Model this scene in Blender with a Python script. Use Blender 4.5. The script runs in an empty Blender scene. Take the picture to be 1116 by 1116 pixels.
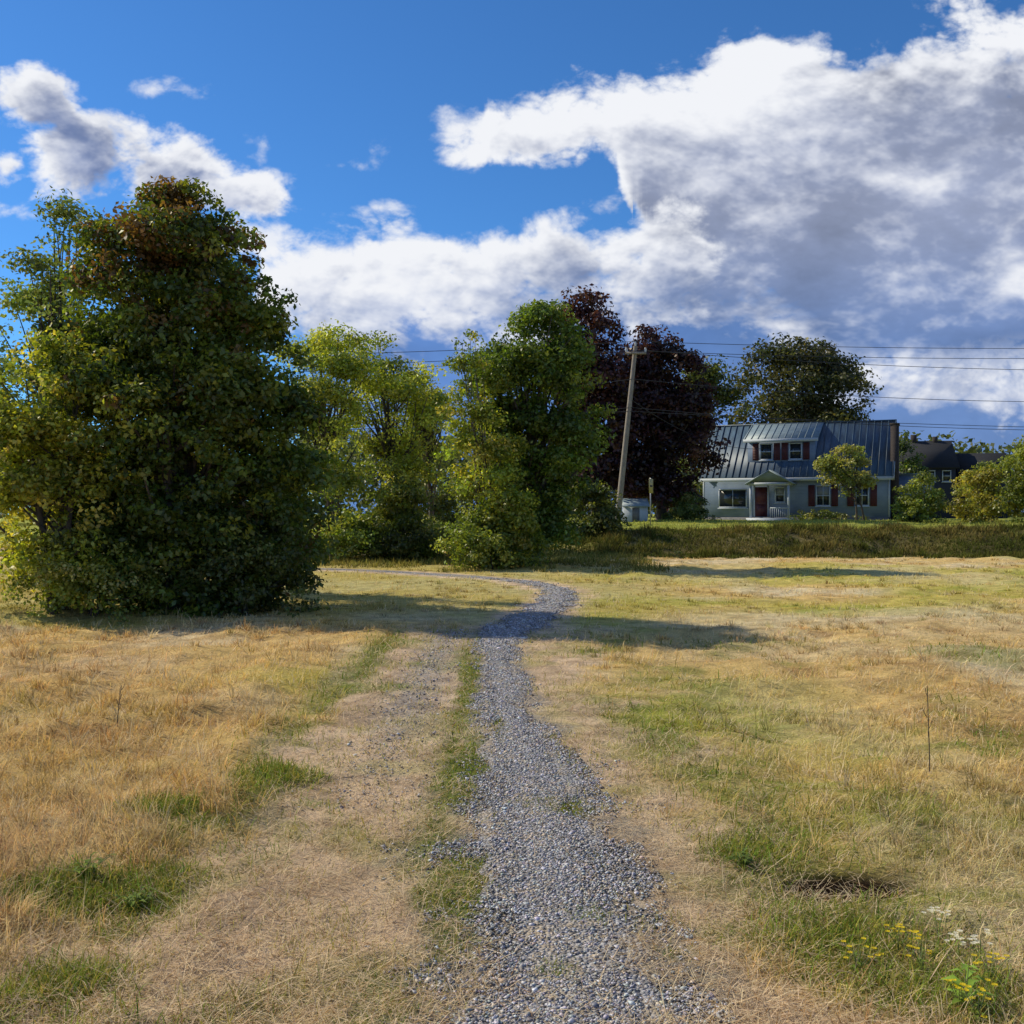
import bpy, math, numpy as np
from mathutils import Vector
R=np.random.default_rng(7)
F=1116.0; CX=558.0; HZ=560.0; CH=1.6
def lin(c): return tuple(((v/255)/12.92 if v/255<=.04045 else ((v/255+.055)/1.055)**2.4) for v in c)
# ---------------------------------------------------------------- numpy noise
TB=R.random((256,256)).astype(np.float32)
def vn(x,y,s,seed=0):
    u=np.asarray(x)/s+seed*17.31+300; v=np.asarray(y)/s+seed*9.73+300
    i=np.floor(u).astype(np.int32); j=np.floor(v).astype(np.int32); f=(u-i); g=(v-j)
    f=f*f*(3-2*f); g=g*g*(3-2*g); i0=i&255; i1=(i+1)&255; j0=j&255; j1=(j+1)&255
    return (TB[i0,j0]*(1-f)+TB[i1,j0]*f)*(1-g)+(TB[i0,j1]*(1-f)+TB[i1,j1]*f)*g
def fbm(x,y,s,seed=0,o=4):
    t=0;a=.5;n=0
    for k in range(o): t=t+a*vn(x,y,s/2**k,seed+k*3); n+=a; a*=.55
    return t/n
def rfbm(x,y,s,seed=0,o=7,gain=.55):
    t=0;a=1.;n=0
    for k in range(o):
        c,s_=math.cos(k*1.1+.4),math.sin(k*1.1+.4); t=t+a*vn(x*c-y*s_,x*s_+y*c,s/2.03**k,seed+k*5); n+=a; a*=gain
    return t/n
def S(x,a,b):
    t=np.clip((x-a)/(b-a),0,1); return t*t*(3-2*t)
# ---------------------------------------------------------------- path centreline
CP=np.array([(.10,-6),(.13,3.2),(.16,5.2),(.02,7.4),(-.12,9.4),(-.22,12),(-.10,14),(.45,16.6),(.95,19.4),(.95,22.0),(.2,24.4),(-1.5,26.4),(-4,28.8),(-9,31),(-16,33)])
_s=np.concatenate([[0],np.cumsum(np.hypot(*np.diff(CP,axis=0).T))])
_t=np.linspace(0,_s[-1],520)
CL=np.stack([np.interp(_t,_s,CP[:,0]),np.interp(_t,_s,CP[:,1])],1)
k=np.ones(41)/41
pad=np.concatenate([np.repeat(CL[:1],20,0),CL,np.repeat(CL[-1:],20,0)])
CL=np.stack([np.convolve(pad[:,0],k,'valid'),np.convolve(pad[:,1],k,'valid')],1)
HWy=[-6,3.2,5.2,7.4,9.4,12.5,15,20,24,34]; HWv=[.50,.47,.39,.27,.23,.25,.36,.30,.22,.16]
def pc(y): return np.interp(y,CL[:,1],CL[:,0])
def hw(y): return np.interp(y,HWy,HWv)
def pdist(x,y):
    x=np.asarray(x,float).ravel(); y=np.asarray(y,float).ravel()
    out=np.full(x.shape,50.0); m=np.where((y<36)&(y>-8)&(np.abs(x)<20))[0]
    C=CL[::4]
    for i in range(0,len(m),40000):
        q=m[i:i+40000]
        d=np.hypot(x[q][:,None]-C[:,0][None],y[q][:,None]-C[:,1][None]); out[q]=d.min(1)
    t=S(y,11.5,13.5); out=np.abs(x-pc(y))*(1-t)+out*t
    return out
def H(x,y):
    x=np.asarray(x,float); y=np.asarray(y,float)
    off=S(np.abs(x-pc(np.clip(y,-6,30))),.7,2.2)
    off=np.where(y>14,S(np.abs(x-pc(np.clip(y,-6,30))),2,6),off)
    wob=(fbm(x,y,9,5,2)-.5)*2.0
    rise=(S(y+wob,38,42)*.88+S(y,43,60)*.27)*(.25+.75*S(x,0,5))
    lump=(fbm(x,y,.7,11,3)-.5)*.22*off*(1-S(y,60,90))+(fbm(x,y,5,21,2)-.5)*.16*off+(fbm(x,y,.16,12,3)-.5)*.03*(1-S(y,14,20))*S(np.abs(x-pc(np.clip(y,-6,30))),.35,.6)
    bank=(fbm(x,y,1.4,31,3)-.5)*.34*S(y,37,40)*(1-S(y,43,46))
    pit=-.07*np.exp(-(((x-1.42)/.25)**2+((y-4.38)/.12)**2))
    return rise+lump+bank+pit
# ---------------------------------------------------------------- mesh util
def mesh(name,V,Q=None,T=None,col=None,mat=None,parent=None,smooth=False):
    me=bpy.data.meshes.new(name); V=np.asarray(V,np.float32)
    Q=np.zeros((0,4),int) if Q is None or len(Q)==0 else np.asarray(Q,int)
    T=np.zeros((0,3),int) if T is None or len(T)==0 else np.asarray(T,int)
    me.vertices.add(len(V)); me.vertices.foreach_set("co",V.ravel())
    nl=Q.size+T.size; me.loops.add(nl)
    me.loops.foreach_set("vertex_index",np.concatenate([Q.ravel(),T.ravel()]).astype(np.int32))
    me.polygons.add(len(Q)+len(T))
    ls=np.concatenate([np.arange(len(Q))*4,Q.size+np.arange(len(T))*3]).astype(np.int32)
    me.polygons.foreach_set("loop_start",ls)
    if smooth: me.polygons.foreach_set("use_smooth",np.ones(len(ls),bool))
    me.update(calc_edges=True)
    if col is not None:
        a=me.color_attributes.new(name="Col",type='FLOAT_COLOR',domain='POINT')
        c=np.ones((len(V),4),np.float32); c[:,:3]=np.clip(col,0,1); a.data.foreach_set("color",c.ravel())
    ob=bpy.data.objects.new(name,me); bpy.context.scene.collection.objects.link(ob)
    if mat: me.materials.append(mat)
    if parent: ob.parent=parent
    return ob
def empty(name,loc=(0,0,0),rz=0):
    e=bpy.data.objects.new(name,None); e.location=loc; e.rotation_euler=(0,0,rz); e.empty_display_size=.5
    bpy.context.scene.collection.objects.link(e); return e
def tube(pts,rad,k=6):
    pts=np.asarray(pts,float); n=len(pts); t=np.gradient(pts,axis=0); t/=np.linalg.norm(t,axis=1)[:,None]+1e-9
    if np.abs(t[:,2]).mean()>.5: up=np.tile([[1.,0.05,0]],(n,1))
    else: up=np.tile([[0,0.05,1.]],(n,1))
    a=np.cross(t,up); a/=np.linalg.norm(a,axis=1)[:,None]+1e-9; b=np.cross(t,a)
    an=np.arange(k)/k*2*np.pi; rad=np.broadcast_to(rad,(n,))
    V=(pts[:,None]+rad[:,None,None]*(np.cos(an)[None,:,None]*a[:,None]+np.sin(an)[None,:,None]*b[:,None])).reshape(-1,3)
    i=np.arange(n-1)[:,None]*k; j=np.arange(k)[None]; j2=(j+1)%k
    Q=np.stack([i+j,i+j2,i+k+j2,i+k+j],-1).reshape(-1,4)
    return V,Q
class Acc:
    def __init__(s): s.V=[];s.Q=[];s.T=[];s.C=[];s.n=0
    def add(s,V,Q=None,T=None,c=None):
        V=np.asarray(V,float)
        s.V.append(V)
        if Q is not None and len(Q): s.Q.append(np.asarray(Q)+s.n)
        if T is not None and len(T): s.T.append(np.asarray(T)+s.n)
        if c is not None: s.C.append(np.broadcast_to(np.asarray(c,float),(len(V),3)))
        s.n+=len(V)
    def box(s,x0,x1,y0,y1,z0,z1,c=None):
        V=[(x,y,z) for x in(x0,x1) for y in(y0,y1) for z in(z0,z1)]
        s.add(V,[(0,1,3,2),(4,6,7,5),(0,4,5,1),(2,3,7,6),(0,2,6,4),(1,5,7,3)],c=c)
    def slab(s,p,th,c=None):
        p=np.array(p,float); n=np.cross(p[1]-p[0],p[3]-p[0]); n/=np.linalg.norm(n)
        V=np.concatenate([p,p+n*th]); s.add(V,[(0,3,2,1),(4,5,6,7),(0,1,5,4),(1,2,6,5),(2,3,7,6),(3,0,4,7)],c=c)
    def prism(s,poly,x0,x1,c=None):
        n=len(poly); V=[(x0,)+tuple(p) for p in poly]+[(x1,)+tuple(p) for p in poly]
        Q=[(i,(i+1)%n,n+(i+1)%n,n+i) for i in range(n)]
        T=[(0,i+1,i) for i in range(1,n-1)]+[(n,n+i,n+i+1) for i in range(1,n-1)]
        s.add(V,Q,T,c=c)
    def done(s,name,mat=None,parent=None,smooth=False):
        return mesh(name,np.concatenate(s.V),np.concatenate(s.Q) if s.Q else None,np.concatenate(s.T) if s.T else None,
            np.concatenate(s.C) if s.C else None,mat,parent,smooth)
# ---------------------------------------------------------------- materials
def newmat(name):
    m=bpy.data.materials.new(name); m.use_nodes=True; nt=m.node_tree; nt.nodes.clear()
    o=nt.nodes.new('ShaderNodeOutputMaterial'); return m,nt,o
def N(nt,t,**k):
    n=nt.nodes.new(t)
    for a,b in k.items():
        if a.startswith('_'): setattr(n,a[1:],b)
        else: n.inputs[a.replace('__',' ')].default_value=b
    return n
def foliage_mat(name,trans=.35,gloss=.0,tint=(1.15,1.1,.6)):
    m,nt,o=newmat(name); L=nt.links.new
    a=N(nt,'ShaderNodeAttribute',_attribute_name='Col')
    p=N(nt,'ShaderNodeBsdfDiffuse')
    tr=N(nt,'ShaderNodeBsdfTranslucent'); mu=N(nt,'ShaderNodeVectorMath',_operation='MULTIPLY'); mu.inputs[1].default_value=tint
    mx=N(nt,'ShaderNodeMixShader',Fac=trans)
    L(a.outputs['Color'],p.inputs['Color']); L(a.outputs['Color'],mu.inputs[0]); L(mu.outputs[0],tr.inputs['Color'])
    L(p.outputs[0],mx.inputs[1]); L(tr.outputs[0],mx.inputs[2]); out=mx
    if gloss>0:
        gl=N(nt,'ShaderNodeBsdfGlossy',Roughness=.45); gl.inputs['Color'].default_value=(1,1,1,1); m2=N(nt,'ShaderNodeMixShader',Fac=gloss); L(mx.outputs[0],m2.inputs[1]); L(gl.outputs[0],m2.inputs[2]); out=m2
    L(out.outputs[0],o.inputs['Surface']); return m
def simple(name,col,rough=.8,noise=None,amt=.25,metal=0,bump=0,col2=None,stretch=(1,1,1)):
    m,nt,o=newmat(name); L=nt.links.new
    p=N(nt,'ShaderNodeBsdfPrincipled',Roughness=rough,Metallic=metal); p.inputs['Base Color'].default_value=(*col,1)
    if noise:
        tc=N(nt,'ShaderNodeTexCoord'); mp=N(nt,'ShaderNodeMapping'); mp.inputs['Scale'].default_value=stretch
        n=N(nt,'ShaderNodeTexNoise',Scale=noise,Detail=4.0,Roughness=.65)
        L(tc.outputs['Object'],mp.inputs[0]); L(mp.outputs[0],n.inputs['Vector'])
        r=N(nt,'ShaderNodeValToRGB'); c2=col2 or tuple(v*(1-amt*2) for v in col)
        r.color_ramp.elements[0].position=.35; r.color_ramp.elements[1].position=.65
        r.color_ramp.elements[0].color=(*c2,1); r.color_ramp.elements[1].color=(*[min(1,v*(1+amt*.4)) for v in col],1)
        L(n.outputs['Fac'],r.inputs[0]); L(r.outputs[0],p.inputs['Base Color'])
        if bump:
            b=N(nt,'ShaderNodeBump',Strength=.8,Distance=bump); L(n.outputs['Fac'],b.inputs['Height']); L(b.outputs[0],p.inputs['Normal'])
    L(p.outputs[0],o.inputs['Surface']); return m
M_leaf=foliage_mat('leaf',.45,.03,(1.28,1.22,.5))
M_grass=foliage_mat('grass_blade',.34,0,(1.1,1.0,.75))
M_bark=simple('bark',(.10,.08,.06),.9,14,.3,stretch=(1,1,.25))
# ground
M_ground,nt,o=newmat('field_ground'); L=nt.links.new
a=N(nt,'ShaderNodeAttribute',_attribute_name='Col'); tc=N(nt,'ShaderNodeTexCoord')
n1=N(nt,'ShaderNodeTexNoise',Scale=55.,Detail=5.,Roughness=.8); n2=N(nt,'ShaderNodeTexNoise',Scale=3.,Detail=5.,Roughness=.7)
L(tc.outputs['Object'],n1.inputs['Vector']); L(tc.outputs['Object'],n2.inputs['Vector'])
ad=N(nt,'ShaderNodeMath',_operation='MULTIPLY'); L(n1.outputs['Fac'],ad.inputs[0]); L(n2.outputs['Fac'],ad.inputs[1])
mr=N(nt,'ShaderNodeMapRange'); mr.inputs[1].default_value=.12; mr.inputs[2].default_value=.40; mr.inputs[3].default_value=.40; mr.inputs[4].default_value=1.6
L(ad.outputs[0],mr.inputs[0])
mu=N(nt,'ShaderNodeVectorMath',_operation='SCALE'); L(a.outputs['Color'],mu.inputs[0]); L(mr.outputs[0],mu.inputs['Scale'])
p=N(nt,'ShaderNodeBsdfDiffuse'); L(mu.outputs[0],p.inputs['Color'])
b=N(nt,'ShaderNodeBump',Strength=1.,Distance=.05); L(ad.outputs[0],b.inputs['Height']); L(b.outputs[0],p.inputs['Normal'])
L(p.outputs[0],o.inputs['Surface'])
# gravel path
M_path,nt,o=newmat('gravel_bed'); L=nt.links.new
tc=N(nt,'ShaderNodeTexCoord'); vo=N(nt,'ShaderNodeTexVoronoi',Scale=70.); L(tc.outputs['Object'],vo.inputs['Vector'])
n1=N(nt,'ShaderNodeTexNoise',Scale=4.,Detail=6.,Roughness=.75); L(tc.outputs['Object'],n1.inputs['Vector'])
sx=N(nt,'ShaderNodeSeparateColor'); L(vo.outputs['Color'],sx.inputs[0])
r=N(nt,'ShaderNodeValToRGB'); r.color_ramp.elements[0].color=(.06,.06,.065,1); r.color_ramp.elements[1].color=(.42,.42,.44,1)
L(sx.outputs[0],r.inputs[0])
mx=N(nt,'ShaderNodeMix',_data_type='RGBA'); mr=N(nt,'ShaderNodeMapRange'); mr.inputs[1].default_value=.45;mr.inputs[2].default_value=.62; mr.inputs[4].default_value=.85
L(n1.outputs['Fac'],mr.inputs[0]); L(mr.outputs[0],mx.inputs[0]); L(r.outputs[0],mx.inputs[6]); mx.inputs[7].default_value=(.38,.31,.22,1)
p=N(nt,'ShaderNodeBsdfDiffuse'); L(mx.outputs[2],p.inputs['Color'])
b=N(nt,'ShaderNodeBump',Strength=1.,Distance=.012,_invert=True); L(vo.outputs['Distance'],b.inputs['Height']); L(b.outputs[0],p.inputs['Normal'])
L(p.outputs[0],o.inputs['Surface'])
M_stone,nt,o=newmat('crushed_stone'); L=nt.links.new
a=N(nt,'ShaderNodeAttribute',_attribute_name='Col'); p=N(nt,'ShaderNodeBsdfDiffuse'); L(a.outputs['Color'],p.inputs['Color'])
gl=N(nt,'ShaderNodeBsdfGlossy',Roughness=.5); ms=N(nt,'ShaderNodeMixShader',Fac=.05); L(p.outputs[0],ms.inputs[1]); L(gl.outputs[0],ms.inputs[2]); L(ms.outputs[0],o.inputs['Surface'])
# ---------------------------------------------------------------- zones
def d_of(py): return F*CH/(py-HZ)
GP=[(120,975,110,34),(165,895,50,12),(300,850,50,14),(497,965,40,50),(505,835,24,42),(511,745,13,50),(598,878,36,10),
 (890,1028,120,24),(815,932,45,14),(650,1000,42,14),(600,1060,26,10),(1060,1090,70,25),(60,1085,60,22),(545,790,10,16)]
GW=[]
for px,py,rx,ry in GP:
    d=d_of(py); GW.append(((px-CX)/F*d,d,rx/F*d,max(.10,abs(d_of(py-ry)-d_of(py+ry))/2)))
def greenmask(x,y):
    g=np.zeros_like(x)
    w=(fbm(x,y,.25,77,3)-.5)*1.9
    for cx,cy,rx,ry in GW:
        e=np.sqrt(((x-cx)/rx)**2+((y-cy)/ry)**2)+w
        g=np.maximum(g,1-S(e,.4,1.35))
    dx=x-pc(y); nz=fbm(x,y*.7,.55,78,4)
    b1=np.exp(-((x+1.52)/.24)**2)*S(nz,.42,.60); b2=np.exp(-((dx-1.15)/.38)**2)*S(nz,.42,.60)*.95; b3=np.exp(-((dx+hw(y)+.12)/.12)**2)*S(nz,.36,.56)*.9
    b4=np.exp(-((x+1.1)/.25)**2)*S(nz,.54,.70)*.8
    b5=S(dx,1.3,2.0)*S(fbm(x,y*.8,1.1,79,4),.54,.66)*.6
    return np.maximum(g,np.maximum(np.maximum(np.maximum(b1,b2),np.maximum(b3,b4)),b5)*(1-S(y,12,14.5)))
STR_P=np.array((.92,.77,.48)); STR=np.array((.90,.64,.26)); TAN=np.array((.86,.65,.44)); BRN=np.array((.44,.27,.12))
GRN=np.array((.24,.33,.05)); YGR=np.array((.66,.58,.13))
def mixc(a,b,t): return a*(1-t[:,None])+b*t[:,None]
def zone(x,y):
    pd=pdist(x,y); near=1-S(y,13,16)
    dx=x-pc(np.clip(y,-6,30)); wl=(fbm(x,y,.8,3,3)-.5)
    left=(1-S(x+wl*1.3,-1.70,-1.36)); right=S(dx+wl*1.7,.75,1.35)
    far=1-near
    field=np.clip(np.maximum(left,right)*near+far*S(pd+wl*.6,.4,.9),0,1)
    return pd,dx,near,left,right,field
def field_color(x,y):
    n=fbm(x,y,1.6,41,4); n2=fbm(x,y,4.5,51,3); n3=fbm(x,y*2.5,.6,61,3)
    c=mixc(np.tile(STR,(len(x),1)),STR_P,S(n,.42,.70))
    c=mixc(c,BRN*1.3,S(n3,.5,.75)*.65)
    rg=S(x,.6,2.4)*.16+S(y,12,26)*.28*S(x,-2,3)+.05
    c=mixc(c,YGR,np.clip(S(n2,.66-rg*.6,.88-rg*.6),0,1)*.78)
    c=mixc(c,GRN*1.4,S(n2+.5*n3,.88,1.04)*.5*S(x,-3,2))
    c=mixc(c,np.array((.80,.49,.20)),(1-S(x,-2.5,-1.3))*S(n,.35,.6)*(1-S(y,10,16))*.5)
    c=mixc(c,STR_P*.95,S(fbm(x,y,3.2,44,3),.5,.68)*S(x,1,3)*.5)
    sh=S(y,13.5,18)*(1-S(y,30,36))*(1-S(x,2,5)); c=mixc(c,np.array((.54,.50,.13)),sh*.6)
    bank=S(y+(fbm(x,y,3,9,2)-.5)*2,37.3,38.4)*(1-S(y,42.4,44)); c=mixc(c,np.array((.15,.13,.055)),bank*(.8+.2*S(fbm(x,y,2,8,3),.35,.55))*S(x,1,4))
    lawn=S(y,43,45.5); c=mixc(c,np.array((.40,.45,.09)),lawn*.9)
    return c
# ---------------------------------------------------------------- ground sheet
tx=np.linspace(-1,1,520); gx=900*np.sinh(7.8*tx)/np.sinh(7.8)
ty=np.linspace(-.55,1,640); gy=5+1500*np.sinh(8.0*ty)/np.sinh(8.0)
gy=gy[gy>-60]; gy=np.sort(np.concatenate([gy,np.linspace(37.03,47.02,45)])); nx,ny=len(gx),len(gy)
X,Y=np.meshgrid(gx,gy); x=X.ravel(); y=Y.ravel(); z=H(x,y)
pd,dx,near,left,right,field=zone(x,y)
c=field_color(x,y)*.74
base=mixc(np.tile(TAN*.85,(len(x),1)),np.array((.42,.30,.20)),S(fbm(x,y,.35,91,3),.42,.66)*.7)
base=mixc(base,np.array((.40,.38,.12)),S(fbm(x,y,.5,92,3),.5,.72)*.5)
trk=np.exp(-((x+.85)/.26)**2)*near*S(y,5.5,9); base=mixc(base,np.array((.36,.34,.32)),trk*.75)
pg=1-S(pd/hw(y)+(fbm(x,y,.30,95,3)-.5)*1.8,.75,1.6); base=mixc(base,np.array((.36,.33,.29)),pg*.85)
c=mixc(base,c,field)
c=mixc(c,GRN*.6,greenmask(x,y)*.8)
soil=np.exp(-(((x-1.42)/.3)**2+((y-4.38)/.16)**2)**2); c=mixc(c,np.array((.035,.022,.015)),np.clip(soil*1.3,0,1))
i=np.arange(ny-1)[:,None]*nx; j=np.arange(nx-1)[None]
Q=np.stack([i+j,i+j+1,i+nx+j+1,i+nx+j],-1).reshape(-1,4)
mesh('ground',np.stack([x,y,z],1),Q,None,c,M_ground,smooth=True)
# ---------------------------------------------------------------- gravel path sheet
CL2=CL; tg=np.gradient(CL2,axis=0); tg/=np.linalg.norm(tg,axis=1)[:,None]; nr=np.stack([tg[:,1],-tg[:,0]],1)
K=13; V=[]
for q,(c0,n0) in enumerate(zip(CL2,nr)):
    h=hw(c0[1])*.75; el=h*(.40+1.1*vn(c0[1],0,.5,4)+.5*(vn(c0[1],0,.13,5)-.5)); er=h*(.40+1.1*vn(c0[1],9,.5,6)+.5*(vn(c0[1],3,.13,7)-.5))
    u=np.linspace(-1,1,K); off=np.where(u<0,u*el,u*er)
    P=c0[None]+n0[None]*off[:,None]; zz=H(P[:,0],P[:,1])+.006+.006*(1-u**2)+.022*S(c0[1],11,16)
    zz[0]-=.03; zz[-1]-=.03
    V.append(np.column_stack([P,zz]))
V=np.concatenate(V); i=np.arange(len(CL2)-1)[:,None]*K; j=np.arange(K-1)[None]
mesh('gravel_path',V,np.stack([i+j,i+j+1,i+K+j+1,i+K+j],-1).reshape(-1,4),None,None,M_path,smooth=True)
ns=105000
yy=np.concatenate([F*CH/(R.uniform(95,700,int(ns*.78))),R.uniform(2.2,22,int(ns*.16)),R.uniform(13,25,int(ns*.06))]); n=len(yy)
side=R.random(n); off=np.where(side<.66,R.uniform(-1.25,1.25,n),R.normal(0,1.45,n))
xx=pc(yy)+off*hw(yy)
tr=(R.random(n)<.05)&(yy>5.5)&(yy<14); xx=np.where(tr,-.85+R.normal(0,.15,n),xx)
mk=fbm(xx,yy,.38,99,4); mk2=fbm(xx,yy,.7,98,3); keep=tr|(R.random(n)<(1-S(np.abs(off)+(mk-.5)*3.6,.5,1.7))*(1-.75*S(mk2,.50,.64)))
keep&=(R.random(n)>greenmask(xx,yy)*.8)
xx,yy,off=xx[keep],yy[keep],off[keep]; n=len(xx)
sz=R.uniform(.0032,.0095,n)*np.maximum(1,yy/6)**.6*(1+.8*(R.random(n)<.05))
oct_=np.array([(1,0,0),(-1,0,0),(0,1,0),(0,-1,0),(0,0,1),(0,0,-1)],float)
of=np.array([(0,2,4),(2,1,4),(1,3,4),(3,0,4),(2,0,5),(1,2,5),(3,1,5),(0,3,5)])
P=oct_[None]*R.uniform(.65,1.3,(n,6,1))+R.normal(0,.18,(n,6,3)); P[:,:,2]*=.6
an=R.uniform(0,6.28,n); ca,sa=np.cos(an),np.sin(an); ax=P[:,:,0]*ca[:,None]-P[:,:,1]*sa[:,None]; ay=P[:,:,0]*sa[:,None]+P[:,:,1]*ca[:,None]
tl=R.normal(0,.5,n); az=P[:,:,2]+ax*tl[:,None]*.5
P=np.stack([ax,ay,az],-1)*sz[:,None,None]; inside=np.abs(off)<.6
P+=np.stack([xx,yy,H(xx,yy)+np.where(inside,.012,.005)+.02*S(yy,11,16)],-1)[:,None]
g=R.beta(1.4,2.1,n)[:,None]*.66+.05; sc=g*np.array((.98,.98,1.04))*R.normal(1,.05,(n,3)); w=R.random(n)<.18; sc[w]*=np.array((1.2,1.0,.74))
mesh('gravel',P.reshape(-1,3),None,(of[None]+np.arange(n)[:,None,None]*6).reshape(-1,3),np.repeat(np.clip(sc,0,.75),6,0),M_stone)
# ---------------------------------------------------------------- blades
def blades(x,y,Lh,w,th,phi,bend,cb,ct,z0=0.):
    n=len(x); z=H(x,y)+z0-.004
    b=np.stack([x,y,z],1); sd=phi+np.pi/2+R.normal(0,.5,n); s=np.stack([np.cos(sd),np.sin(sd),np.zeros(n)],1)*w[:,None]*.5
    def dr(t): return np.stack([np.cos(phi)*np.sin(t),np.sin(phi)*np.sin(t),np.cos(t)],1)
    m=b+dr(th)*(Lh*.55)[:,None]; t2=th+bend; tip=m+dr(t2)*(Lh*.45)[:,None]
    V=np.stack([b-s,b+s,m-s*.75,m+s*.75,tip],1).reshape(-1,3); I=np.arange(n)[:,None]*5
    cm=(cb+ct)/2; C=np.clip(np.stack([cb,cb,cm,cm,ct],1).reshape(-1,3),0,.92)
    return V,I+np.array([[0,1,3,2]]),I+np.array([[2,3,4]]),C
def sample(n):
    a=F*CH/R.uniform(48,760,int(n*.45)); b=np.exp(R.uniform(np.log(2.2),np.log(37),int(n*.40))); c=np.exp(R.uniform(np.log(12),np.log(47),n-int(n*.45)-int(n*.40)))
    y=np.concatenate([a,b,c]); x=R.uniform(-.62,.62,n)*(y+1.2); return x,y
G=Acc()
def soilm(x,y): return np.exp(-(((x-1.42)/.3)**2+((y-4.38)/.16)**2)**2)
x,y=sample(260000); pd,dx,near,left,right,field=zone(x,y); gm=greenmask(x,y)
den=fbm(x,y,.35,15,3)
k=(R.random(len(x))<field*(.30+.70*S(den,.35,.6))*(1-.75*gm))&(soilm(x,y)<.5)&(pd>hw(y)*1.05); x,y=x[k],y[k]; n=len(x); left=left[k]; near=near[k]
hn=fbm(x,y,.6,25,3); hn2=fbm(x,y,2.2,26,2)
clump=S(hn,.42,.7)
Lh=(.03+.10*clump+.04*R.random(n)+left*near*.05*R.random(n)+.04*S(hn2,.5,.7))*R.uniform(.6,1.25,n)
Lh*=np.where(y>12,.75,1); Lh*=1+.5*S(y,37,40)*(1-S(y,43,46)); tall=R.random(n)<.025; Lh[tall]*=1.6
w=.0028*np.maximum(1,y/4.5)**.95*R.uniform(.7,1.5,n)
th=np.abs(R.normal(0,.6,n))+.18+(R.random(n)<.48)*.75
ph=R.uniform(0,6.28,n); wb=R.random(n)<.45; ph[wb]=R.normal(-.2,.7,wb.sum())+ (fbm(x[wb],y[wb],1.2,71,2)-.5)*6
def gcol(x,y):
    n=len(x); c=field_color(x,y)*R.uniform(.66,1.2,(n,1))*R.normal(1,.05,(n,3)); gk=R.random(n)<(.07+.12*S(x,.5,2))*(1-.6*S(y,9,14)); c[gk]=c[gk]*.35+YGR*.55*R.uniform(.45,1.1,(gk.sum(),1))
    pk=R.random(n)<.22*(1-S(y,36,38)); c[pk]=STR_P*R.uniform(.85,1.05,(pk.sum(),1)); return c
c=gcol(x,y)
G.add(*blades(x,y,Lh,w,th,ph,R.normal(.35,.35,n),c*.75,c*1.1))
# tussocks
m=12500; x,y=sample(m); pd,dx,near,left,right,field=zone(x,y); k=(R.random(m)<field*S(fbm(x,y,1.1,16,3),.38,.62)*(1-greenmask(x,y)))&(soilm(x,y)<.3)&(pd>hw(y)*1.2)&~((y<4.4)&(x>.6)&(R.random(m)<.6)); x,y,left,near=x[k],y[k],left[k],near[k]; m=len(x)
hT=R.uniform(.06,.165,m)*(1+.35*left*near)*np.where(y>14,.8,1); cT=gcol(x,y)*R.uniform(.72,1.15,(m,1)); ps=R.uniform(0,6.28,m)
ix=np.repeat(np.arange(m),R.integers(10,24,m)); n=len(ix); rr=R.random(n)**.6; an=R.uniform(0,6.28,n); rad=.055*np.maximum(1,y[ix]/9)**.6
bx=x[ix]+np.cos(an)*rr*rad; by=y[ix]+np.sin(an)*rr*rad
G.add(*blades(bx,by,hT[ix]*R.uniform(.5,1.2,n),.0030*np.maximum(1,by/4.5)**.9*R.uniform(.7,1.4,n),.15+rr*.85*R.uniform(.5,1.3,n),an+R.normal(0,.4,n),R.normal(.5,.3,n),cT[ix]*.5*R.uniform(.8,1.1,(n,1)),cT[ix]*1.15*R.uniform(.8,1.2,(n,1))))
# flat straw strewn beside the path
x,y=sample(300000); pd,dx,near,left,right,field=zone(x,y)
pr=np.where(field<.6,1.,.45)*(.07+.93*S(pd/hw(y)+(fbm(x,y,.38,99,4)-.5)*3,.65,1.3))*(1-.7*S(y,12,15))
k=(R.random(len(x))<pr)&(np.abs(x)<9)&(y<24); x,y=x[k],y[k]; n=len(x)
tt=R.random(n)[:,None]; c=STR_P*tt+TAN*(1-tt); c=c*R.uniform(.6,1.12,(n,1)); bk=R.random(n)<.2; c[bk]=BRN*R.uniform(.5,1.3,(bk.sum(),1))
G.add(*blades(x,y,R.uniform(.02,.10,n)*(1+1.3*(R.random(n)<.12)),.0021*np.maximum(1,y/4.5)*R.uniform(.6,1.6,n),R.uniform(1.0,1.6,n),R.uniform(0,6.28,n),R.normal(.1,.25,n),c*.9,c,R.uniform(.002,.03,n)))
# thin short greens in strips
x,y=sample(180000); pd,dx,near,left,right,field=zone(x,y)
k=(R.random(len(x))<S(fbm(x,y,.4,18,3),.42,.68)*.8*(field<.95))&(pd>hw(y)*(.4+.8*R.random(len(x)))); x,y=x[k],y[k]; n=len(x)
c=(YGR*.6+GRN*.45)*R.uniform(.5,1.3,(n,1)); G.add(*blades(x,y,R.uniform(.02,.08,n),.0024*np.maximum(1,y/4.5)*R.uniform(.7,1.4,n),R.uniform(.1,1.1,n),R.uniform(0,6.28,n),R.normal(.3,.3,n),c*.7,c))
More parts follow.
